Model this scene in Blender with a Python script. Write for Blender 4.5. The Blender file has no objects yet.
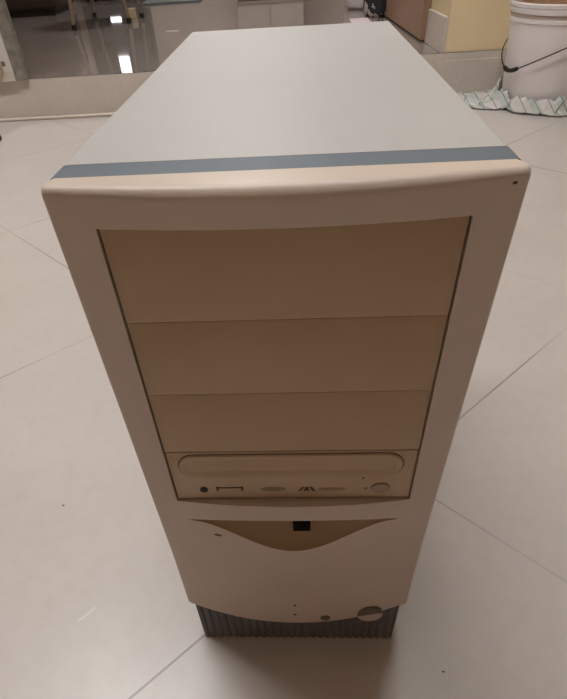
import bpy, bmesh, math, random
from mathutils import Vector, Matrix, noise
random.seed(4)
C = bpy.context.scene.collection
PI = math.pi

# ------------------------------------------------------------------ helpers
def link(name, bm, mat, parent=None, smooth=None, mats=None):
    me = bpy.data.meshes.new(name)
    bmesh.ops.recalc_face_normals(bm, faces=bm.faces[:])
    bm.to_mesh(me); bm.free()
    for m in (mats or [mat]):
        me.materials.append(m)
    if smooth is not None:
        me.shade_smooth()
        me.set_sharp_from_angle(angle=math.radians(smooth))
    o = bpy.data.objects.new(name, me); C.objects.link(o)
    if parent: o.parent = parent
    return o

def tag(o, label, cat, group=None):
    o['label'] = label; o['category'] = cat
    if group: o['group'] = group
    return o

def thing(name, label, cat, loc=(0, 0, 0), rotz=0, group=None):
    o = bpy.data.objects.new(name, None); C.objects.link(o)
    o.location = loc; o.rotation_euler = (0, 0, rotz)
    o.empty_display_size = .05
    return tag(o, label, cat, group)

def struct(o, label=None):
    o['kind'] = 'structure'
    if label: o['label'] = label
    return o

def box(bm, lo, hi, bev=0, seg=2):
    r = bmesh.ops.create_cube(bm, size=1)
    vs = r['verts']
    for v in vs:
        for i in range(3):
            v.co[i] = lo[i] if v.co[i] < 0 else hi[i]
    if bev:
        es = list({e for v in vs for e in v.link_edges})
        bmesh.ops.bevel(bm, geom=es, offset=bev, segments=seg, profile=.5, affect='EDGES')
    return bm

def nb(): return bmesh.new()

def lathe(bm, prof, c=(0, 0, 0), n=64):
    rings = []
    for r, z in prof:
        if r < 1e-6:
            rings.append([bm.verts.new((c[0], c[1], c[2] + z))]); continue
        rings.append([bm.verts.new((c[0] + r * math.cos(2 * PI * k / n), c[1] + r * math.sin(2 * PI * k / n), c[2] + z)) for k in range(n)])
    for a, b in zip(rings, rings[1:]):
        for k in range(n):
            k2 = (k + 1) % n
            if len(a) == 1 and len(b) == 1: continue
            if len(a) == 1: bm.faces.new((a[0], b[k], b[k2]))
            elif len(b) == 1: bm.faces.new((a[k], b[0], a[k2]))
            else: bm.faces.new((a[k], b[k], b[k2], a[k2]))
    return bm

def tube(bm, pts, r, n=10, cap=True):
    pts = [Vector(p) for p in pts]
    rings = []
    prev = None
    for i, p in enumerate(pts):
        t = (pts[min(i + 1, len(pts) - 1)] - pts[max(i - 1, 0)]).normalized()
        if prev is None:
            a = t.orthogonal().normalized()
        else:
            a = (prev - t * prev.dot(t)).normalized()
        prev = a
        b = t.cross(a)
        rr = r[i] if isinstance(r, (list, tuple)) else r
        rings.append([bm.verts.new(p + (a * math.cos(2 * PI * k / n) + b * math.sin(2 * PI * k / n)) * rr) for k in range(n)])
    for q, s in zip(rings, rings[1:]):
        for k in range(n):
            bm.faces.new((q[k], s[k], s[(k + 1) % n], q[(k + 1) % n]))
    if cap:
        bm.faces.new(rings[0]); bm.faces.new(rings[-1])
    return bm

def prism_y(bm, outline, y0, y1):
    """outline of (x,z) points extruded from y0 (front) to y1"""
    a = [bm.verts.new((x, y0, z)) for x, z in outline]
    b = [bm.verts.new((x, y1, z)) for x, z in outline]
    n = len(a)
    bm.faces.new(a); bm.faces.new(b)
    for k in range(n):
        bm.faces.new((a[k], a[(k + 1) % n], b[(k + 1) % n], b[k]))
    return bm

def disc_pts(cx, cz, rx, rz, n=32, a0=0, a1=2 * PI):
    full = abs(a1 - a0 - 2 * PI) < 1e-6
    m = n if full else n + 1
    return [(cx + rx * math.cos(a0 + (a1 - a0) * k / n), cz + rz * math.sin(a0 + (a1 - a0) * k / n)) for k in range(m)]

def stadium(x0, x1, z0, z1, n=14):
    r = (z1 - z0) / 2; cz = (z0 + z1) / 2
    p = [(x1 - r + r * math.cos(-PI / 2 + PI * k / n), cz + r * math.sin(-PI / 2 + PI * k / n)) for k in range(n + 1)]
    p += [(x0 + r + r * math.cos(PI / 2 + PI * k / n), cz + r * math.sin(PI / 2 + PI * k / n)) for k in range(n + 1)]
    return p

# ------------------------------------------------------------------ materials
def srgb(r, g, b):
    f = lambda c: (c / 255 / 12.92) if c / 255 <= .04045 else ((c / 255 + .055) / 1.055) ** 2.4
    return (f(r), f(g), f(b), 1)

class NT:
    def __init__(s, name):
        s.m = bpy.data.materials.new(name); s.m.use_nodes = True
        s.t = s.m.node_tree; s.b = s.t.nodes['Principled BSDF']
    def n(s, typ, **kw):
        x = s.t.nodes.new(typ)
        for k, v in kw.items(): setattr(x, k, v)
        return x
    def l(s, a, b): s.t.links.new(a, b)
    def math(s, op, a, b=None, clamp=False):
        x = s.n('ShaderNodeMath', operation=op); x.use_clamp = clamp
        for i, v in enumerate((a, b)):
            if v is None: continue
            if isinstance(v, (int, float)): x.inputs[i].default_value = v
            else: s.l(v, x.inputs[i])
        return x.outputs[0]
    def mix(s, fac, a, b):
        x = s.n('ShaderNodeMix', data_type='RGBA')
        if isinstance(fac, (int, float)): x.inputs[0].default_value = fac
        else: s.l(fac, x.inputs[0])
        for i, v in ((6, a), (7, b)):
            if isinstance(v, tuple): x.inputs[i].default_value = v
            else: s.l(v, x.inputs[i])
        return x.outputs[2]
    def noise(s, scale, detail=4, vec=None, rough=.5):
        x = s.n('ShaderNodeTexNoise'); x.inputs['Scale'].default_value = scale
        x.inputs['Detail'].default_value = detail; x.inputs['Roughness'].default_value = rough
        s.l(vec if vec is not None else s.coord(), x.inputs['Vector'])
        return x.outputs['Fac']
    def coord(s):
        if not hasattr(s, '_c'): s._c = s.n('ShaderNodeTexCoord').outputs['Object']
        return s._c
    def ramp(s, fac, lo, hi):
        x = s.n('ShaderNodeMapRange'); x.inputs[1].default_value = lo; x.inputs[2].default_value = hi
        s.l(fac, x.inputs[0]); return x.outputs[0]
    def bump(s, h, strength=.2, dist=.001):
        x = s.n('ShaderNodeBump'); x.inputs['Strength'].default_value = strength; x.inputs['Distance'].default_value = dist
        s.l(h, x.inputs['Height']); s.l(x.outputs[0], s.b.inputs['Normal'])
    def xyz(s):
        x = s.n('ShaderNodeSeparateXYZ'); s.l(s.coord(), x.inputs[0]); return x.outputs

def plain(name, col, rough=.5, var=.08, scale=30, metal=0, bump=0, bscale=200, spec=None):
    t = NT(name)
    f = t.noise(scale)
    dark = tuple(c * (1 - var) for c in col[:3]) + (1,)
    lite = tuple(min(1, c * (1 + var)) for c in col[:3]) + (1,)
    t.l(t.mix(t.ramp(f, .3, .7), dark, lite), t.b.inputs['Base Color'])
    t.b.inputs['Roughness'].default_value = rough; t.b.inputs['Metallic'].default_value = metal
    if spec is not None: t.b.inputs['Specular IOR Level'].default_value = spec
    if bump: t.bump(t.noise(bscale, 2), bump)
    return t.m

def emis(name, col, s):
    t = NT(name); t.b.inputs['Base Color'].default_value = col
    t.b.inputs['Emission Color'].default_value = col; t.b.inputs['Emission Strength'].default_value = s
    return t.m

def case_paint():
    t = NT('pale_grey_case_paint')
    c = t.mix(t.ramp(t.noise(3.5, 5), .35, .65), srgb(189, 188, 187), srgb(196, 195, 194))
    # faint scuffs and grime on the lid
    m = t.n('ShaderNodeMapping'); m.inputs['Scale'].default_value = (9, 3, 9); m.inputs['Rotation'].default_value = (0, 0, .9)
    t.l(t.coord(), m.inputs[0])
    sm = t.ramp(t.noise(2.2, 7, m.outputs[0], .62), .58, .74)
    c = t.mix(t.math('MULTIPLY', sm, .30), c, srgb(178, 172, 164))
    t.l(c, t.b.inputs['Base Color']); t.b.inputs['Roughness'].default_value = .42
    t.bump(t.noise(900, 2), .08)
    return t.m

def cream():
    t = NT('yellowed_cream_plastic')
    c = t.mix(t.ramp(t.noise(14, 5), .3, .7), srgb(209, 193, 178), srgb(216, 200, 186))
    t.l(c, t.b.inputs['Base Color']); t.b.inputs['Roughness'].default_value = .38
    t.bump(t.noise(1400, 2), .12, .0004)
    return t.m

def floor_tile():
    t = NT('beige_floor_tile')
    x = t.xyz()
    X, Y = x[0], x[1]
    def fam(slope, c0, period):
        v = t.math('SUBTRACT', Y, t.math('MULTIPLY', X, slope))
        v = t.math('DIVIDE', t.math('SUBTRACT', v, c0), period)
        fr = t.math('ABSOLUTE', t.math('SUBTRACT', v, t.math('ROUND', v)))
        w = .0011 * math.hypot(1, slope) / period
        mr = t.n('ShaderNodeMapRange'); mr.inputs[1].default_value = w * .7; mr.inputs[2].default_value = w * 1.3
        mr.inputs[3].default_value = 1; mr.inputs[4].default_value = 0
        t.l(fr, mr.inputs[0]); return mr.outputs[0], t.math('ROUND', v)
    ga, ia = fam(.965, .078, .735)
    gb, ib = fam(-.953, .297, .735)
    g = t.math('MAXIMUM', ga, gb)
    g = t.math('MULTIPLY', g, t.math('ADD', t.math('MULTIPLY', t.ramp(t.noise(2.6, 2), .38, .6), .75), .12))
    cid = t.n('ShaderNodeCombineXYZ'); t.l(ia, cid.inputs[0]); t.l(ib, cid.inputs[1])
    wn = t.n('ShaderNodeTexWhiteNoise'); t.l(cid.outputs[0], wn.inputs['Vector'])
    c = t.mix(t.ramp(t.noise(7, 6, rough=.6), .3, .7), srgb(198, 191, 187), srgb(205, 198, 194))
    c = t.mix(t.math('MULTIPLY', t.ramp(t.noise(60, 4), .45, .7), .25), c, srgb(190, 180, 173))
    c = t.mix(t.math('MULTIPLY', wn.outputs['Value'], .12), c, srgb(188, 179, 173))
    c = t.mix(g, c, srgb(78, 64, 56))
    # short scuffs and specks on the tiles
    def seg(x0, y0, x1, y1, w):
        dx, dy = x1 - x0, y1 - y0; L2 = dx * dx + dy * dy
        px = t.math('SUBTRACT', X, x0); py = t.math('SUBTRACT', Y, y0)
        h = t.math('DIVIDE', t.math('ADD', t.math('MULTIPLY', px, dx), t.math('MULTIPLY', py, dy)), L2, True)
        ex = t.math('SUBTRACT', px, t.math('MULTIPLY', h, dx)); ey = t.math('SUBTRACT', py, t.math('MULTIPLY', h, dy))
        d = t.math('SQRT', t.math('ADD', t.math('MULTIPLY', ex, ex), t.math('MULTIPLY', ey, ey)))
        return t.math('LESS_THAN', d, w)
    for s in SCUFF: c = t.mix(t.math('MULTIPLY', seg(*s, .0009), .7), c, srgb(226, 216, 208))
    for s in SPECK: c = t.mix(seg(*s, s[2] - s[0]), c, srgb(70, 56, 48))
    t.l(c, t.b.inputs['Base Color'])
    t.l(t.math('ADD', t.math('MULTIPLY', t.noise(18, 3), .12), .25), t.b.inputs['Roughness'])
    t.bump(t.math('SUBTRACT', 1, g), .3, .0006)
    return t.m

def skirting_tile():
    t = NT('grey_skirting_tile')
    c = t.mix(t.ramp(t.noise(9, 5), .3, .7), srgb(208, 198, 188), srgb(216, 206, 196))
    c = t.mix(t.math('MULTIPLY', t.ramp(t.noise(140, 4), .45, .65), .35), c, srgb(192, 180, 170))
    t.l(c, t.b.inputs['Base Color']); t.b.inputs['Roughness'].default_value = .4
    return t.m

def granite():
    t = NT('polished_brown_grey_floor')
    c = t.mix(t.ramp(t.noise(260, 5, rough=.7), .35, .65), srgb(136, 125, 120), srgb(160, 149, 143))
    c = t.mix(t.math('MULTIPLY', t.ramp(t.noise(5, 4), .4, .7), .3), c, srgb(114, 103, 98))
    t.l(c, t.b.inputs['Base Color'])
    t.b.inputs['Roughness'].default_value = .045
    t.b.inputs['IOR'].default_value = 1.6
    return t.m

def check_cloth():
    t = NT('checked_cotton_rag')
    x = t.xyz()
    r = t.n('ShaderNodeMapping'); r.inputs['Rotation'].default_value = (.9, .35, .5)
    t.l(t.coord(), r.inputs[0])
    sp = t.n('ShaderNodeSeparateXYZ'); t.l(r.outputs[0], sp.inputs[0])
    def band(o, per, w, ph=0):
        v = t.math('FRACT', t.math('ADD', t.math('DIVIDE', o, per), ph))
        return t.math('LESS_THAN', v, w)
    c = t.mix(t.noise(40), srgb(204, 202, 198), srgb(220, 216, 212))
    broad = t.math('MAXIMUM', band(sp.outputs[0], .064, .36), band(sp.outputs[1], .064, .36))
    c = t.mix(t.math('MULTIPLY', broad, .55), c, srgb(178, 190, 186))
    thin = t.math('MAXIMUM', band(sp.outputs[0], .032, .075, .5), band(sp.outputs[1], .032, .075, .5))
    c = t.mix(t.math('MULTIPLY', thin, .8), c, srgb(92, 110, 108))
    t.l(c, t.b.inputs['Base Color']); t.b.inputs['Roughness'].default_value = .9
    t.bump(t.noise(400, 2), .3)
    return t.m

def floral():
    t = NT('dark_floral_fabric')
    v = t.n('ShaderNodeTexVoronoi'); v.inputs['Scale'].default_value = 22
    t.l(t.coord(), v.inputs['Vector'])
    f = t.math('LESS_THAN', t.math('ADD', v.outputs['Distance'], t.math('MULTIPLY', t.noise(60), .5)), .70)
    t.l(t.mix(f, srgb(44, 44, 50), srgb(206, 200, 196)), t.b.inputs['Base Color'])
    t.b.inputs['Roughness'].default_value = .8
    return t.m

SCUFF = [(-.3625, .6630, -.3245, .5680), (-.2090, .0080, -.1965, .0210)]
SPECK = [(-.2700, .1450, -.2690, .1450), (.3610, .7400, .3622, .7400), (.125, -.035, .1258, -.035)]

M = dict(
    case=case_paint(), cream=cream(), tile=floor_tile(), skirt=skirting_tile(), granite=granite(),
    strip=plain('blue_grey_plastic', srgb(98, 110, 122), .5, .06, 20, bump=.1, bscale=900),
    cover=plain('yellowed_bay_cover_plastic', srgb(190, 165, 133), .42, .04, 12, bump=.12, bscale=1400),
    eject=plain('faded_button_plastic', srgb(166, 146, 126), .45, .06, 40),
    scoop=plain('darker_scoop_plastic', srgb(176, 148, 118), .5, .06, 14, bump=.1, bscale=1400),  # scoop faces coloured darker brown than the bezel around them
    drive=plain('yellowed_drive_plastic', srgb(196, 172, 143), .4, .05, 14, bump=.1, bscale=1400),
    vent=plain('dark_grey_ribbed_plastic', srgb(112, 110, 114), .5, .1, 40),
    dark=plain('black_plastic', srgb(24, 20, 19), .55, .1, 60),
    lock=plain('matte_black_lock', srgb(14, 11, 10), .8, .1, 60, spec=.15),
    grey=plain('mid_grey_plastic', srgb(116, 104, 94), .45, .08, 60),
    mark=plain('brown_print', srgb(92, 70, 56), .6, .1, 60),
    faint=plain('faded_brown_print', srgb(150, 128, 102), .6, .1, 60),
    yellow=plain('yellow_wall_paint', srgb(240, 219, 178), .75, .035, 6, bump=.15, bscale=60),
    beige=plain('beige_wall_paint', srgb(214, 196, 160), .75, .04, 6, bump=.15, bscale=60),
    ceil=plain('white_ceiling_paint', srgb(226, 222, 214), .85, .02, 6),
    white=plain('white_bucket_plastic', srgb(236, 231, 231), .4, .03, 9),
    groove=plain('greyish_bucket_groove', srgb(196, 180, 174), .55, .05, 30),  # groove ring in a darker, greyer tone than the pail
    mud=plain('brown_dried_mud', srgb(150, 112, 88), .9, .25, 40, bump=.6, bscale=50),
    wire=plain('dark_steel_wire', srgb(70, 62, 60), .4, .1, 80, metal=.7),
    cloth=check_cloth(), floral=floral(),
    cable=plain('white_cable_sheath', srgb(226, 214, 202), .5, .03, 30),
    door=plain('brown_door_varnish', srgb(158, 126, 104), .35, .12, 5),
    enamel=plain('white_door_enamel', srgb(214, 206, 198), .4, .04, 8),
    alu=plain('mottled_aluminium', srgb(150, 146, 138), .35, .25, 45, metal=.5),
    brass=plain('worn_brass', srgb(190, 168, 128), .4, .1, 50, metal=.6),
    wood=plain('dark_brown_wood', srgb(58, 42, 34), .6, .25, 12),
    steel=plain('brushed_leg_steel', srgb(168, 158, 146), .35, .1, 40, metal=.8),
    seat=plain('dark_seat_vinyl', srgb(50, 46, 46), .5, .1, 30),
    charcoal=plain('charcoal_panel', srgb(52, 56, 56), .4, .1, 20),
    teal=plain('dull_teal_panel', srgb(118, 130, 128), .5, .1, 14),
    pink=plain('pale_pink_reflection', srgb(222, 202, 206), .8, .03, 30),  # stands in for a light reflection lying on the inner floor
    room=plain('peach_room_wall_paint', srgb(176, 150, 124), .75, .035, 6, bump=.15, bscale=60),
    pale=plain('pale_inner_wall_paint', srgb(206, 192, 182), .8, .04, 6),
    plaster=plain('warm_grey_plaster', srgb(150, 136, 124), .8, .05, 6),
    lamp=emis('lamp_diffuser_glow', (1, 1, 1, 1), 37.5),
    lamp2=emis('inner_lamp_glow', (1, .97, .94, 1), 84.0),
    panel_glow=emis('reflection_panel_glow', (.96, .93, 1, 1), 4.5),  # added glow that makes the white reflections on the inner floor
)

# ================================================================== THE COMPUTER TOWER
W, H, D = .0920, .3940, .4020
ZP, HP, PW = .3765, .1765, .0746
ZO = .3783                       # top of the opening, a little above the first cover's nominal height
Z0 = .0560
tower = thing('computer_tower', 'yellowed beige desktop computer tower with blue grey stripe and pale grey lid', 'computer', (0, 0, 0))

BOW = .0085
def bow(x): return -BOW * (1 - (x / W) ** 2)
RS = .0020
def side_round(x):
    a = abs(x) - (W - RS)
    return 0 if a <= 0 else RS - math.sqrt(max(0, RS * RS - a * a))
def yfront(x): return bow(x) + side_round(x)
def ztop(x): return H - side_round(x)
def zbot(x): return Z0 - .0207 * (1 - abs(x / W) ** 2.2)

ZS = .1835          # height of the sharp upper lip of the finger scoop

def make_bezel():
    bm = nb()
    xs = set(round(-W + 2 * W * k / 122, 6) for k in range(123))
    for s in (-1, 1):
        for k in range(7):
            xs.add(round(s * (W - RS + RS * math.sin(PI / 2 * k / 6)), 6))
        for e in (0, .0010): xs.add(round(s * (PW + e), 6))
    xs = sorted(xs)
    # drop columns crowding the opening edges
    keep = [xs[0]]
    for x in xs[1:-1]:
        if x - keep[-1] > .0003: keep.append(x)
    keep.append(xs[-1]); xs = keep
    for s in (-1, 1):
        i = min(range(len(xs)), key=lambda k: abs(xs[k] - s * PW)); xs[i] = s * PW
    zrows = []
    n = 8
    zrows = []
    i_open0 = None
    zo = ZP - HP
    zmid = [ZO - (ZO - ZP + HP) * k / 20 for k in range(1, 21)]
    NU, N1, N2 = 8, 18, 22
    cols = []; tags = []
    for x in xs:
        yf, zt = yfront(x), ztop(x)
        RT = .0030 + .0022 * max(0, 1 - (x / W) ** 2)
        p = [(.0098, zt), (yf + RT + (.0098 - yf - RT) * .5, zt)]
        t = ['top'] * 2
        for k in range(n + 1):
            a = PI / 2 * k / n
            p.append((yf + RT - RT * math.sin(a), zt - RT + RT * math.cos(a))); t.append('top')
        zb = zbot(x)
        za = zt - RT
        for k in range(1, 5): p.append((yf, za + (ZO - za) * k / 4)); t.append('top')
        i0 = len(p) - 1
        for q in zmid: p.append((yf, q))
        i1 = len(p) - 1
        in_ = abs(x) < .0685
        kk = .5 * (1 + math.cos(PI * x / .0685)) if in_ else 0
        zu = ZS + .0012 - .0042 * min(1, (x / .0685) ** 2)      # the lip, gently arched
        zl = zu - .0008 - .0352 * kk ** .9
        zo_ = ZP - HP
        for k in range(1, NU + 1): p.append((yf, zo_ + (zu + .0003 - zo_) * k / NU))
        j0 = len(p)
        for k in range(N1 + 1):
            q = k / N1
            dep = (.0022 + .0190 * kk) * (1 - q) ** .65 if in_ else 0
            p.append((yf + dep, zu + (zl - zu) * q))
        for k in range(1, N2 + 1): p.append((yf, zl + (.078 - zl) * k / N2))
        zl = .078
        for k in range(1, 13): p.append((yf, zl + (zb - zl) * k / 12))
        cols.append([bm.verts.new((x, y, zz)) for y, zz in p])
    for i, x in enumerate(xs):
        for v in cols[i]:
            k = max(0, (abs(x) - PW) / (W - PW))
            f = (v.co.z - Z0) / (H - Z0)
            v.co.x += math.copysign(k * (-.0006 + .0026 * max(0, f)), x) * (1 if v.co.y < .009 else .1)
    nr = len(cols[0])
    inside = lambda i: xs[i] >= -PW - 1e-6 and xs[i + 1] <= PW + 1e-6
    for i in range(len(xs) - 1):
        for j in range(nr - 1):
            if inside(i) and i0 <= j < i1: continue
            fc = bm.faces.new((cols[i][j], cols[i + 1][j], cols[i + 1][j + 1], cols[i][j + 1]))
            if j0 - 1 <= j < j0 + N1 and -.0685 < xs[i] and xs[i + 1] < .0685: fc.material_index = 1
    # returns: the opening's inner walls, outer sides, bottom lip, all going back
    def wall(vs, yback):
        b = [bm.verts.new((math.copysign(min(abs(v.co.x), W - .0003), v.co.x), yback(v), v.co.z)) for v in vs]
        for k in range(len(vs) - 1): bm.faces.new((vs[k], vs[k + 1], b[k + 1], b[k]))
    ia = min(range(len(xs)), key=lambda k: abs(xs[k] + PW)); ib = min(range(len(xs)), key=lambda k: abs(xs[k] - PW))
    wall(cols[ia][i0:i1 + 1], lambda v: .004); wall(cols[ib][i0:i1 + 1], lambda v: .004)
    wall([cols[i][i0] for i in range(ia, ib + 1)], lambda v: .004)
    wall([cols[i][i1] for i in range(ia, ib + 1)], lambda v: .004)
    wall(cols[0][2:], lambda v: .0098); wall(cols[-1][2:], lambda v: .0098)
    wall([c[-1] for c in cols], lambda v: v.co.y + .0025)
    return bm
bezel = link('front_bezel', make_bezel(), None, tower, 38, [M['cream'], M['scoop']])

# bay covers (three blank plates), a recess behind them, and the drive
FY = -.0020                     # the covers sit almost flush with the frame's sides
bk = nb(); box(bk, (-PW - .001, .0035, ZP - HP - .001), (PW + .001, .0090, ZO + .001))
link('bay_frame', bk, M['cover'], tower).location = (0, FY, 0)
BH = HP / 4
for k in range(3):
    b = nb(); z1 = ZP - BH * k; z0 = z1 - BH
    if k == 0: z1 = ZO - .0006
    box(b, (-PW + .0009, 0, z0 + .00006), (PW - .0009, .0040, z1 - .00006), .00028, 2)
    link('bay_cover', b, M['cover'], tower, 40).location = (0, FY, .0010)
b = nb(); dz1 = ZP - 3 * BH; dz0 = ZP - HP
box(b, (-PW + .0010, 0, dz0 + .0004), (PW - .0010, .0040, dz1 - .0005), .0005, 2)
drive = link('optical_drive', b, M['drive'], tower, 40); drive.location = (0, FY, .0008); drive['label'] = 'optical drive with rounded tray door'
def stad_ring(bm, x0, x1, z0, z1, steps):
    """nested stadium outlines [(inset, y), ...] bridged to a surface and closed at the last"""
    rings = []
    for ins, y in steps:
        rings.append([bm.verts.new((x, y, z)) for x, z in stadium(x0 + ins, x1 - ins, z0 + ins, z1 - ins)])
    n = len(rings[0])
    for a, c in zip(rings, rings[1:]):
        for k in range(n): bm.faces.new((a[k], a[(k + 1) % n], c[(k + 1) % n], c[k]))
    bm.faces.new(rings[-1])
    return bm
def seam(bm, x0, x1, z0, z1, w, y0, y1):
    a = stadium(x0, x1, z0, z1); c = stadium(x0 + w, x1 - w, z0 + w, z1 - w)
    A = [[bm.verts.new((x, y, z)) for x, z in o] for o, y in ((a, y1), (a, y0), (c, y0), (c, y1))]
    n = len(a)
    for p, q in zip(A, A[1:]):
        for k in range(n): bm.faces.new((p[k], p[(k + 1) % n], q[(k + 1) % n], q[k]))
    return bm
sm_ = link('tray_seam', seam(nb(), -.0680, .0672, .2212, .2424, .0007, -.00012, .0005), M['mark'], drive)
link('tray_door', stad_ring(nb(), -.0672, .0664, .2220, .2416, [(0, .0005), (0, -.0006), (.0006, -.0012), (.0028, -.0012), (.0052, .0002), (.0058, .0002)]), M['drive'], drive, 40)
link('headphone_jack', prism_y(nb(), disc_pts(-.0555, .2095, .0025, .0023), -.0006, .001), M['dark'], drive)
v = nb()
box(v, (-.0475, -.0004, .2108), (-.0305, .001, .2115)); box(v, (-.0475, -.0004, .2082), (-.0462, .001, .2120)); box(v, (-.0318, -.0004, .2082), (-.0305, .001, .2120))
link('volume_wheel_slot', v, M['mark'], drive)
f = nb(); prism_y(f, disc_pts(-.0115, .2095, .0080, .0020), -.0002, .001)
link('printed_logo', f, M['faint'], drive)
f = nb()
for x0, dx, w in ((.0040, .0026, .0016), (.0072, .0022, .0017), (.0100, -.0016, .0014), (.0132, -.0022, .0020)):
    prism_y(f, [(x0, .2073), (x0 + w, .2073), (x0 + w + dx, .2112), (x0 + dx, .2112)], -.0002, .001)
link('speed_mark', f, M['mark'], drive)
f = nb(); prism_y(f, disc_pts(.0250, .2090, .0085, .0014), -.0002, .001)
link('printed_logo', f, M['faint'], drive)
f = nb(); lathe(f, [(0, 0), (.0056, 0), (.0060, -.0006), (.0060, -.003)], n=40)
for q in f.verts: q.co = Vector((.0552 + q.co.x, -.0012 - q.co.z, .2100 + q.co.y * .8))
eb = link('eject_button', f, M['eject'], drive, 40); eb['label'] = 'faded round eject button'
link('activity_light', prism_y(nb(), disc_pts(.0462, .2095, .0011, .0010, 16), -.0003, .001), M['faint'], drive)
link('emergency_hole', prism_y(nb(), disc_pts(.0440, .2192, .0007, .0007, 12), -.0002, .001), M['dark'], drive)

# blue grey stripe between bezel and lid
def hoop(y0, y1, drop, ins=0, bev=.0004):
    """top and sides profile swept along y"""
    bm = nb(); pr = []
    w = W - ins; h = H - .0001 * (ins > 0)
    pr.append((-w, drop))
    for k in range(9):
        a = PI - PI / 2 * k / 8
        pr.append((-w + RS + RS * math.cos(a), h - RS + RS * math.sin(a)))
    for k in range(1, 8): pr.append((-w + RS + (2 * w - 2 * RS) * k / 8, h))
    for k in range(9):
        a = PI / 2 - PI / 2 * k / 8
        pr.append((w - RS + RS * math.cos(a), h - RS + RS * math.sin(a)))
    pr.append((w, drop))
    n = len(pr)
    A = [bm.verts.new((x, y0, z)) for x, z in pr]; B = [bm.verts.new((x, y1, z)) for x, z in pr]
    for k in range(n - 1): bm.faces.new((A[k], A[k + 1], B[k + 1], B[k]))
    bm.faces.new(A); bm.faces.new(B); bm.faces.new((A[0], B[0], B[-1], A[-1]))
    return bm
link('accent_stripe', hoop(.0098, .0254, .050, -.0010), M['strip'], tower, 38)
link('case_seam', hoop(.0250, .0268, .050, .0003), M['grey'], tower, 38)
lid = link('case_cover', hoop(.0260, D, .030, -.0008), M['case'], tower, 38)

# ribbed plinth under the bezel
def plinth():
    bm = nb(); xs = []; PWd = .0845
    n = 26; prof = []
    for k in range(n):
        x = -PWd + 2 * PWd * k / n; w = 2 * PWd / n
        prof += [(x, 0), (x + w * .45, 0), (x + w * .62, .0013), (x + w * .83, .0013)]
    prof.append((PWd, 0))
    top = lambda x: min(.0530, zbot(x) + .010)
    yb = -.0030
    A = [bm.verts.new((x, yb - .0035 + d, 0.0)) for x, d in prof]
    A2 = [bm.verts.new((x, yb - .0033 + d, .003)) for x, d in prof]
    B = [bm.verts.new((x * 1.03, yb + .0035 + d, top(x))) for x, d in prof]
    m = len(prof)
    for q, s in ((A, A2), (A2, B)):
        for k in range(m - 1): bm.faces.new((q[k], q[k + 1], s[k + 1], s[k]))
    bk = [bm.verts.new((x, .030, 0)) for x in (-PWd, PWd)]; bt = [bm.verts.new((x * 1.03, .030, .053)) for x in (-PWd, PWd)]
    bm.faces.new((A[0], A2[0], B[0], bt[0], bk[0])); bm.faces.new((A[-1], bk[1], bt[1], B[-1], A2[-1]))
    bm.faces.new((bk[0], bk[1], bt[1], bt[0])); bm.faces.new(A[::-1] + [bk[0], bk[1]])
    bm.faces.new(B + [bt[1], bt[0]])
    return bm
pl = link('ribbed_plinth', plinth(), M['vent'], tower); pl['label'] = 'dark grey ribbed plinth'
for sx in (-.070, .070):
    f = nb(); lathe(f, [(0, 0), (.014, 0), (.016, .004), (.013, .0305), (0, .0305)], (sx, .36, 0), 24)
    link('foot', f, M['dark'], tower, 40)

# marks on the lower bezel
f = nb(); box(f, (.0000, -.0060, .1690), (.0118, .0120, .1828), .0008)
sq = link('door_lock', f, M['lock'], tower, 40); sq['label'] = 'small square black lock in the finger scoop'
def on_bezel(name, outline, mat, lift, par=tower):
    bm = nb()
    a = [bm.verts.new((x, yfront(x) - lift, z)) for x, z in outline]
    b_ = [bm.verts.new((x, yfront(x) + .002, z)) for x, z in outline]
    n = len(a); bm.faces.new(a); bm.faces.new(b_)
    for k in range(n): bm.faces.new((a[k], a[(k + 1) % n], b_[(k + 1) % n], b_[k]))
    return link(name, bm, mat, par)
on_bezel('indicator_light', disc_pts(-.001, .0672, .0013, .0013, 16), M['mark'], .0002)
on_bezel('indicator_light', disc_pts(-.001, .0508, .0013, .0013, 16), M['mark'], .0002)
on_bezel('chip_mark', [(-.0550, .1652), (-.0530, .1664), (-.0492, .1652), (-.0498, .1636), (-.0528, .1640)], M['mark'], .0002)
on_bezel('nick_mark', disc_pts(.0880, .3892, .0010, .0006, 12), M['mark'], .0004)
f = nb(); lathe(f, [(0, 0), (.0036, 0), (.0042, -.0008), (.0042, -.004)], n=32)
for q in f.verts: q.co = Vector((.0243 + q.co.x, yfront(.0243) - .001 - q.co.z, .0437 + q.co.y))
rb = link('reset_button', f, M['grey'], tower, 40); rb['label'] = 'small dark round button'
# round power button, dark above the bezel's edge and cream below it
cx, cz, R = .0618, .0462, .0105
sl = math.atan2(zbot(cx + .01) - zbot(cx - .01), .02)
up = disc_pts(cx, cz, R, R * 1.16, 28, sl, PI + sl); dn = disc_pts(cx, cz, R, R * 1.16, 28, PI + sl, 2 * PI + sl)
bm = nb(); prism_y(bm, up, yfront(cx) - .0016, .002); pb = link('power_button', bm, M['grey'], tower); pb['label'] = 'dark upper half of the round power button'
bm = nb(); prism_y(bm, dn, yfront(cx) - .0016, -.0005); pc = link('button_lower_half', bm, M['cream'], pb); pc['label'] = 'cream lower half of the round power button'

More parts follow.
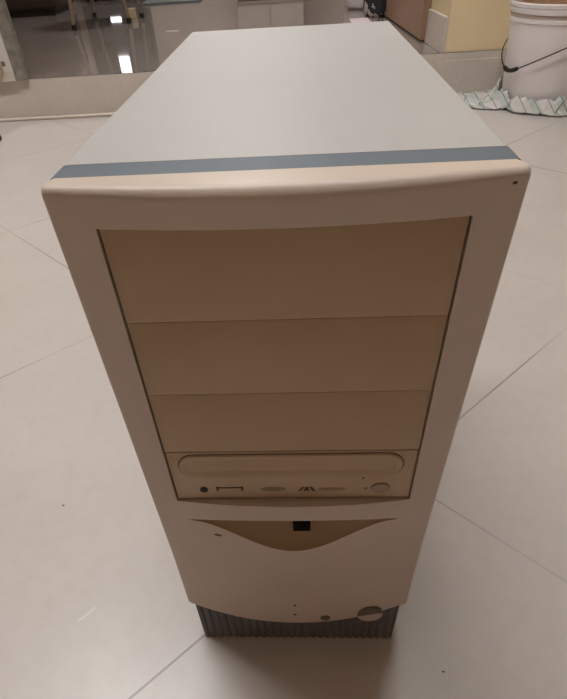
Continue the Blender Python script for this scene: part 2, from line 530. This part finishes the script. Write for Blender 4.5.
# ================================================================== THE ROOM
ANG = math.radians(2.9)
O = Vector((0, 1.961, 0))
ca, sa = math.cos(ANG), math.sin(ANG)
def bg(s, t, z=0): return (O.x + s * ca - t * sa, O.y + s * sa + t * ca, z)
def bgobj(name, bm, mat, smooth=None):
    o = link(name, bm, mat, None, smooth); o.location = O; o.rotation_euler.z = ANG
    return o
XL, XR, YN, ZC, STEP = -2.6, 2.2, -2.4, 2.75, .12
b = nb(); box(b, (XL, YN, -.05), (XR, 2.30, 0)); struct(link('floor', b, M['tile']), 'beige floor tiles laid diagonally')
JL, JR, TB = -.955, .516, 3.2     # doorway jambs and depth of the inner room
b = nb(); box(b, (-3.0, 0, -.02), (2.3, .012, STEP)); box(b, (-3.0, .012, -.02), (2.3, TB, STEP - .0005))
o = bgobj('trim_1', nb() if False else b, M['skirt']); struct(o, 'grey tiled step up to the inner room')
b = nb(); box(b, (-3.0, .004, STEP - .0008), (2.3, TB, STEP)); struct(bgobj('floor_2', b, M['granite']), 'polished dark floor of the inner room')
# wall pier right of the doorway
b = nb(); box(b, (JR, .010, -.02), (2.3, .255, ZC)); struct(bgobj('wall_front', b, M['yellow']), 'yellow wall beside the doorway')
b = nb(); box(b, (JR - .002, -.004, 0), (2.3, .0105, .100), .0015); struct(bgobj('baseboard_front', b, M['skirt']), 'grey tile skirting under the yellow wall')
b = nb(); box(b, (JR - .012, .006, STEP), (JR + .0005, .255, STEP + .098), .0015); struct(bgobj('baseboard_reveal', b, M['skirt']), 'grey tile skirting inside the doorway')
b = nb(); box(b, (JR - .003, .0105, STEP + .098), (JR + .0005, .255, 2.1)); struct(bgobj('trim_2', b, M['beige']), 'beige reveal of the doorway')
# wall left of the doorway and lintel
b = nb(); box(b, (-3.0, .010, -.02), (JL - .24, .255, ZC)); struct(bgobj('wall_front_left', b, M['yellow']))
b = nb(); box(b, (JL - .24, .010, 2.1), (JR, .255, ZC)); struct(bgobj('wall_lintel', b, M['yellow']))
# white door leaf at the left jamb
b = nb(); box(b, (-1.195, -.018, STEP + .002), (-.9775, .022, 2.1), .001)
dl = bgobj('door_1', b, M['enamel']); struct(dl, 'white metal door leaf at the left edge of the doorway')
b = nb(); box(b, (-.9775, -.014, STEP + .001), (-.9390, .018, 2.1), .001); e = link('edge_strip', b, M['alu'], dl); e['label'] = 'mottled grey metal edge strip'
b = nb(); box(b, (-1.195, -.0200, STEP + .002), (-.9775, -.0175, STEP + .030), .0006); e = link('kick_plate', b, M['skirt'], dl)
for s, z, r in ((-1.002, .172, .0075), (-.991, .140, .0055)):
    b = nb(); prism_y(b, disc_pts(s, z, r, r, 18), -.0195, -.010); link('screw', b, M['grey'], dl)
b = nb(); tube(b, [(-1.030 + .020 * math.cos(k * PI / 12), -.024, .158 + .020 * math.sin(k * PI / 12)) for k in range(25)], .0035, 8, False)
link('ring_handle', b, M['brass'], dl, 60)
# brown leaf standing open on the right
b = nb(); box(b, (JR - .030, .257, STEP + .006), (JR + .006, 1.030, 2.1), .002)
dr = bgobj('door_2', b, M['door']); struct(dr, 'brown wooden door leaf standing open on the right')
b = nb(); tube(b, [(JR - .028, .262, z) for z in (.245, .30)], .008, 10); link('hinge', b, M['brass'], dr, 60)
# outer shell
for nm, lo, hi in (('wall_left', (XL - .1, YN, -.02), (XL, 2.1, ZC)), ('wall_right', (XR, YN, -.02), (XR + .1, 2.2, ZC)), ('wall_back', (XL, YN - .1, -.02), (XR, YN, ZC))):
    b = nb(); box(b, lo, hi); struct(link(nm, b, M['room']))
b = nb(); box(b, (-3.2, YN - .1, ZC), (2.6, 5.4, ZC + .08)); struct(link('ceiling', b, M['ceil']))
b = nb(); box(b, (-3.0, TB, 0), (2.3, TB + .1, ZC)); struct(bgobj('wall_inner_back', b, M['pale']))
b = nb(); box(b, (-3.1, .255, 0), (-3.0, TB, ZC)); struct(bgobj('wall_inner_left', b, M['pale']))
b = nb(); box(b, (2.3, .255, 0), (2.4, TB, ZC)); struct(bgobj('wall_inner_right', b, M['pale']))

# ceiling lamps
def ceiling_lamp(x, y, L, w, mat, label, rz=0):
    t = thing('ceiling_lamp', label, 'lamp', (x, y, ZC), rz)
    b = nb(); box(b, (-L / 2 - .02, -w / 2 - .02, -.045), (L / 2 + .02, w / 2 + .02, 0), .006); link('housing', b, M['ceil'], t, 40)
    b = nb(); box(b, (-L / 2, -w / 2, -.070), (L / 2, w / 2, -.0452), .004); link('diffuser', b, mat, t)
    return t
ceiling_lamp(-.50, .72, 1.9, .20, M['lamp'], 'long ceiling lamp over the tiled floor')
ceiling_lamp(*bg(-.3, 1.7)[:2], .5, .2, M['lamp2'], 'small ceiling lamp in the inner room', ANG)

# ================================================================== THINGS AROUND
# bucket on a rag
BX, BY, BZ = .826, 1.810, .0085
bk = thing('bucket', 'white plastic bucket with wire handle standing on a checked rag', 'bucket', (BX, BY, BZ)); bk.scale = (1, 1, .955)
HB = .272; r0, r1 = .136, .166
rz = lambda z: r0 + (r1 - r0) * z / HB
prof = [(0, 0), (r0 - .006, 0), (r0, .004)] + [(rz(z), z) for z in (.05, .10, .15, .20, .222)]
prof += [(rz(.224) + .003, .224), (rz(.232) + .003, .232), (rz(.233), .234), (rz(.244), .244), (rz(.245) + .005, .246), (rz(.256) + .006, .258), (rz(.258) + .003, .2595), (rz(.26) + .006, .261), (rz(HB) + .006, HB - .003), (rz(HB) + .003, HB), (rz(HB) - .002, HB - .002)]
prof += [(rz(z) - .003, z) for z in (.25, .20, .10, .01)] + [(0, .008)]
b = nb(); lathe(b, prof, n=96); body = link('pail', b, M['white'], bk, 35)
b = nb(); lathe(b, [(rz(.234) + .0002, .2335), (rz(.234) + .0012, .2345), (rz(.243) + .0012, .2435), (rz(.243) + .0002, .2445)], n=96); link('rim_groove', b, M['groove'], bk, 60)
b = nb(); n = 48
c0 = b.verts.new((0, 0, .260)); rings = []
for k in range(1, 9):
    rr = (rz(.258) - .0035) * k / 8
    rings.append([b.verts.new((rr * math.cos(2 * PI * j / n), rr * math.sin(2 * PI * j / n), .258 + (.010 * noise.noise((rr * 30 * math.cos(2 * PI * j / n), rr * 30 * math.sin(2 * PI * j / n), 1)) if k < 8 else 0))) for j in range(n)])
for j in range(n): b.faces.new((c0, rings[0][j], rings[0][(j + 1) % n]))
for a, c in zip(rings, rings[1:]):
    for j in range(n): b.faces.new((a[j], c[j], c[(j + 1) % n], a[(j + 1) % n]))
fl = link('dried_filling', b, M['mud'], bk, 60); fl['label'] = 'brown dried contents'
th0 = math.radians(196)
pts = []; grip = []
for k in range(41):
    ph = math.radians(-92 + 184 * k / 40)
    z = .215 - .117 * (1 - (math.sqrt(math.degrees(ph) ** 2 + 100) - 10) / 82.6)
    r = rz(z) + .007 + .007 * math.cos(ph)
    p = (r * math.cos(th0 + ph), r * math.sin(th0 + ph), z)
    pts.append(p)
b = nb(); tube(b, pts, .0019, 8); hd = link('wire_handle', b, M['wire'], bk, 60)
gc = [p for p in pts[18:24]]
b = nb(); tube(b, gc, [.0055, .0068, .0058, .0058, .0068, .0055], 12); link('grip', b, M['dark'], hd, 50)
for sg in (-1, 1):
    p = Vector(pts[0] if sg < 0 else pts[-1]); d = Vector((p.x, p.y, 0)).normalized()
    b = nb(); tube(b, [p - d * .010, p + d * .004], .009, 14); link('handle_boss', b, M['white'], bk, 50)

# checked rag crumpled under the bucket
def rag():
    bm = nb(); x0, x1, y0, y1 = .520, 1.13, 1.60, 1.978
    nx, ny = 150, 96; g = {}
    def out(x, y):
        # ragged outline: round the bucket plus a flat tail on the left
        d = math.hypot(x - BX, (y - BY) * 1.0)
        a = math.atan2(y - BY, x - BX)
        lim = .176 + .012 * math.sin(3 * a + 1) + .008 * math.sin(7 * a)
        tail = (.545 + .06 * max(0, (1.82 - y)) / .1) < x < .80 and 1.775 - .05 * math.sin((x - .54) * 9) < y < 1.975 - .02
        return d < lim or tail
    for i in range(nx + 1):
        for j in range(ny + 1):
            x = x0 + (x1 - x0) * i / nx; y = y0 + (y1 - y0) * j / ny
            if not out(x, y): continue
            d = math.hypot(x - BX, y - BY); a0 = math.atan2(y - BY, x - BX)
            nz = noise.noise((x * 26, y * 26, 3)) * .6 + noise.noise((x * 60, y * 60, 7)) * .4
            ridge = abs(noise.noise((x * 17, y * 17, 11)))
            if d < r0 - .001: z = .0052
            else:
                near = math.exp(-((d - r0 - .012) / .022) ** 2)
                a = math.atan2(y - BY, x - BX)
                fold = .55 + .75 * abs(noise.noise((a * 4.5, 0, 2))) + .18 * noise.noise((a * 9, d * 12, 5))
                z = .0072 + .006 * (nz + .4) + near * .052 * fold + .010 * (1 - min(1, ridge * 5)) * (d > r0 + .02)
                tl = min(x - .55, (1.95 - y), y - (1.775 - .05 * math.sin((x - .54) * 9))) if x < .80 else 0
                lm_ = .176 + .012 * math.sin(3 * a0 + 1) + .008 * math.sin(7 * a0)
                ed = max(0, min(1, max(lm_ - d, tl) / .028))
                z = max(.0032, .0032 + (z - .0032) * ed ** .7)
                if d < r0 + .010 + .11 * max(0, z - .008): z = .0060
            g[i, j] = bm.verts.new((x, y, z))
    for i in range(nx):
        for j in range(ny):
            q = [g.get(k) for k in ((i, j), (i + 1, j), (i + 1, j + 1), (i, j + 1))]
            if all(q): bm.faces.new(q)
    for v in [v for v in bm.verts if not v.link_faces]: bm.verts.remove(v)
    return bm
o = link('checked_rag', rag(), M['cloth'], None, 80)
sd = o.modifiers.new('Solidify', 'SOLIDIFY'); sd.thickness = .002; sd.offset = -1
tag(o, 'teal and white checked rag crumpled on the floor under the bucket', 'rag')

# white cable along the foot of the step
pts = []
for k in range(61):
    s = -1.45 + 1.99 * k / 60
    pts.append(bg(s, -.024 - .010 * math.sin(s * 2.3 + 1.2) - .004 * math.sin(s * 7), .0055))
b = nb(); tube(b, pts, .0055, 8)
tag(link('cable', b, M['cable'], None, 60), 'white cable lying along the foot of the tiled step', 'cable')

# small black rubber cap at the left edge
t = thing('rubber_cap', 'small black rubber cap on the tiles at the left edge', 'cap', (-1.006, 1.655, 0))
b = nb(); lathe(b, [(0, 0), (.024, 0), (.026, .006), (.022, .030), (.018, .036), (.012, .036), (.011, .02), (0, .02)], n=28); link('cap_body', b, M['dark'], t, 40)

# stool with steel legs in the inner room
feet = [(-1.175, 3.192), (-.919, 3.357), (-.892, 3.560), (-1.226, 3.752)]
t = thing('stool', 'dark stool on thin steel legs on the polished inner floor', 'stool', (-1.05, 3.46, STEP))
tops = [(-.10, -.19), (.10, -.10), (.12, .10), (-.10, .18)]
for (fx, fy), (tx, ty) in zip(feet, tops):
    x, y = fx + 1.05, fy - 3.46
    b = nb(); tube(b, [(x, y, .012), (tx, ty, .43)], .010, 10); lg = link('leg', b, M['steel'], t, 60)
    b = nb(); tube(b, [(x, y, 0), (x, y, .022)], .014, 10); link('foot_cap', b, M['dark'], lg, 50)
b = nb(); lathe(b, [(0, .425), (.20, .425), (.215, .435), (.215, .455), (.20, .470), (0, .475)], n=40); link('seat', b, M['seat'], t, 40)

# low dark sideboard far left
t = thing('sideboard', 'low dark brown wooden sideboard at the far left of the inner room', 'sideboard', (-2.14, 4.02, STEP), ANG)
b = nb(); box(b, (-.60, -.06, .03), (.60, .38, .34), .006); link('carcass', b, M['wood'], t, 40)
b = nb(); box(b, (-.58, -.04, 0), (.58, .36, .0305)); link('base', b, M['dark'], t)
for k in range(2):
    x0 = -.595 + .598 * k
    b = nb(); box(b, (x0, -.078, .045), (x0 + .592, -.0605, .33), .004); dd = link('door', b, M['wood'], t, 40)
    b = nb(); lathe(b, [(0, 0), (.012, 0), (.014, .008), (.006, .018), (0, .018)], n=16)
    for q in b.verts: q.co = Vector((x0 + (.55 if k == 0 else .045) + q.co.x, -.078 - .018 + q.co.z, .19 + q.co.y))
    link('knob', b, M['brass'], dd, 40)

# unseen box added with two glowing panels for the polished floor to mirror
t = thing('panel_box', 'unseen charcoal grey box with two glowing panels added for the floor reflections', 'panel_box', (-1.395, 4.84, STEP), ANG)
b = nb(); box(b, (-.24, -.035, .02), (.24, .20, .50), .006); link('housing', b, M['charcoal'], t, 40)
for x in (-.18, .18):
    for y in (-.01, .17):
        b = nb(); box(b, (x - .015, y - .015, 0), (x + .015, y + .015, .0205)); link('foot', b, M['dark'], t)
b = nb(); box(b, (-.042, -.0390, .348), (.042, -.0345, .458), .001); link('reflection_panel', b, M['panel_glow'], t)
b = nb(); box(b, (-.040, -.0390, .099), (.042, -.0345, .126), .001); link('reflection_panel', b, M['panel_glow'], t)
t = tag(link('small_carton', box(nb(), (-.022, -.018, 0), (.022, .018, .045), .002), M['beige']), 'tiny beige carton on the dark floor between the steel legs', 'carton'); t.location = (-.952, 3.585, STEP)

# teal mat and pale curtain-like panel at the back
b = nb(); box(b, (-.20, -.11, 0), (.20, .30, .012), .004)
t = tag(link('floor_mat', b, M['teal'], None, 40), 'dull teal floor mat far back on the polished inner floor', 'mat'); t.location = (-.86, 4.42, STEP); t.rotation_euler.z = ANG
t = thing('cabinet', 'tall pale cabinet against the far wall of the inner room', 'cabinet', (-.17, 4.62, STEP), ANG)
b = nb(); box(b, (-.26, -.10, .03), (.22, .26, 1.5), .005); link('carcass', b, M['cream'], t, 40)
b = nb(); box(b, (-.25, -.09, 0), (.21, .25, .0305)); link('plinth', b, M['dark'], t)
for x0, x1 in ((-.255, -.022), (-.018, .215)):
    b = nb(); box(b, (x0, -.117, .05), (x1, -.1005, 1.48), .003); dd = link('door', b, M['enamel'], t, 40)
    b = nb(); box(b, ((x1 - .03) if x0 < -.1 else (x0 + .015), -.130, .75), ((x1 - .015) if x0 < -.1 else (x0 + .03), -.1165, .87), .002); link('handle', b, M['steel'], dd, 40)

# soft bags beside the brown door
def bag(name, label, loc, sx, sy, h, mat, seed, neck):
    t = thing(name, label, 'bag', loc, .3)
    b = nb(); n = 40; rows = []
    pr = [(.80, 0), (1, .06), (1.06, .25), (1.0, .5), (.86, .72), (.55, .86), (neck, .93), (neck * 1.7, 1.0)]
    for r, z in pr:
        rows.append([b.verts.new((sx * r * math.cos(2 * PI * k / n) * (1 + .12 * noise.noise((math.cos(2 * PI * k / n) * 3, math.sin(2 * PI * k / n) * 3, z * 4 + seed)) * (z > 0)),
                                  sy * r * math.sin(2 * PI * k / n) * (1 + .12 * noise.noise((math.cos(2 * PI * k / n) * 3 + 5, math.sin(2 * PI * k / n) * 3, z * 4 + seed)) * (z > 0)), z * h)) for k in range(n)])
    for a, c in zip(rows, rows[1:]):
        for k in range(n): b.faces.new((a[k], c[k], c[(k + 1) % n], a[(k + 1) % n]))
    b.faces.new(rows[0]); b.faces.new(rows[-1])
    link('sack', b, mat, t, 60)
    b = nb(); tube(b, [(sx * .25 * math.cos(a), .0, h * .97 + .07 * math.sin(a)) for a in [PI * k / 14 for k in range(15)]], .006, 8); link('strap', b, mat, t, 60)
    return t
bag('fabric_bag', 'dark floral fabric bag on the floor beside the brown door', (.405, 3.07, STEP), .066, .085, .34, M['floral'], 2, .3)
bag('plastic_bag', 'white plastic bag standing behind the floral bag', (.37, 3.42, STEP), .10, .10, .30, M['white'], 9, .25)

# pink patch painted as a light reflection, and a paper scrap, on the inner floor
b = nb(); box(b, (.262, 2.855, STEP + .0001), (.352, 3.01, STEP + .0012))
tag(link('pink_reflection', b, M['pink']), 'pale pink patch painted as a light reflection on the dark floor behind the tower', 'paper')
b = nb(); box(b, (-.635, 2.925, STEP + .0001), (-.575, 2.945, STEP + .002))
tag(link('paper_scrap', b, M['cable']), 'thin white paper scrap on the dark inner floor', 'paper')

# ------------------------------------------------------------------ world and camera
w = bpy.data.worlds.new('world'); bpy.context.scene.world = w; w.use_nodes = True
w.node_tree.nodes['Background'].inputs[0].default_value = (.9, .95, 1, 1); w.node_tree.nodes['Background'].inputs[1].default_value = .15

F, CX, CY = 508.9, 275.24, 432.5
cam = bpy.data.cameras.new('camera'); co = bpy.data.objects.new('camera', cam); C.objects.link(co)
p, r, y = PITCH, ROLL, YAW = .782, -.068, -.077
fwd = Vector((math.sin(y) * math.cos(p), math.cos(y) * math.cos(p), -math.sin(p))); rt = Vector((math.cos(y), -math.sin(y), 0)); u_ = rt.cross(fwd)
R_ = rt * math.cos(r) + u_ * math.sin(r); U_ = -rt * math.sin(r) + u_ * math.cos(r)
m = Matrix((R_, U_, -fwd)).transposed().to_4x4(); m.translation = Vector((.00771, -.20364, .46130))
co.matrix_world = m
cam.sensor_fit = 'VERTICAL'; cam.sensor_height = 36; cam.sensor_width = 36; cam.lens = F / 699 * 36
cam.shift_x = (283.5 - CX) / 699; cam.shift_y = (CY - 349.5) / 699
cam.clip_start = .01
sc = bpy.context.scene; sc.camera = co
sc.view_settings.view_transform = 'Standard'; sc.view_settings.look = 'None'; sc.view_settings.gamma = 1
sc.view_settings.use_curve_mapping = False
sc.view_settings.exposure = 0
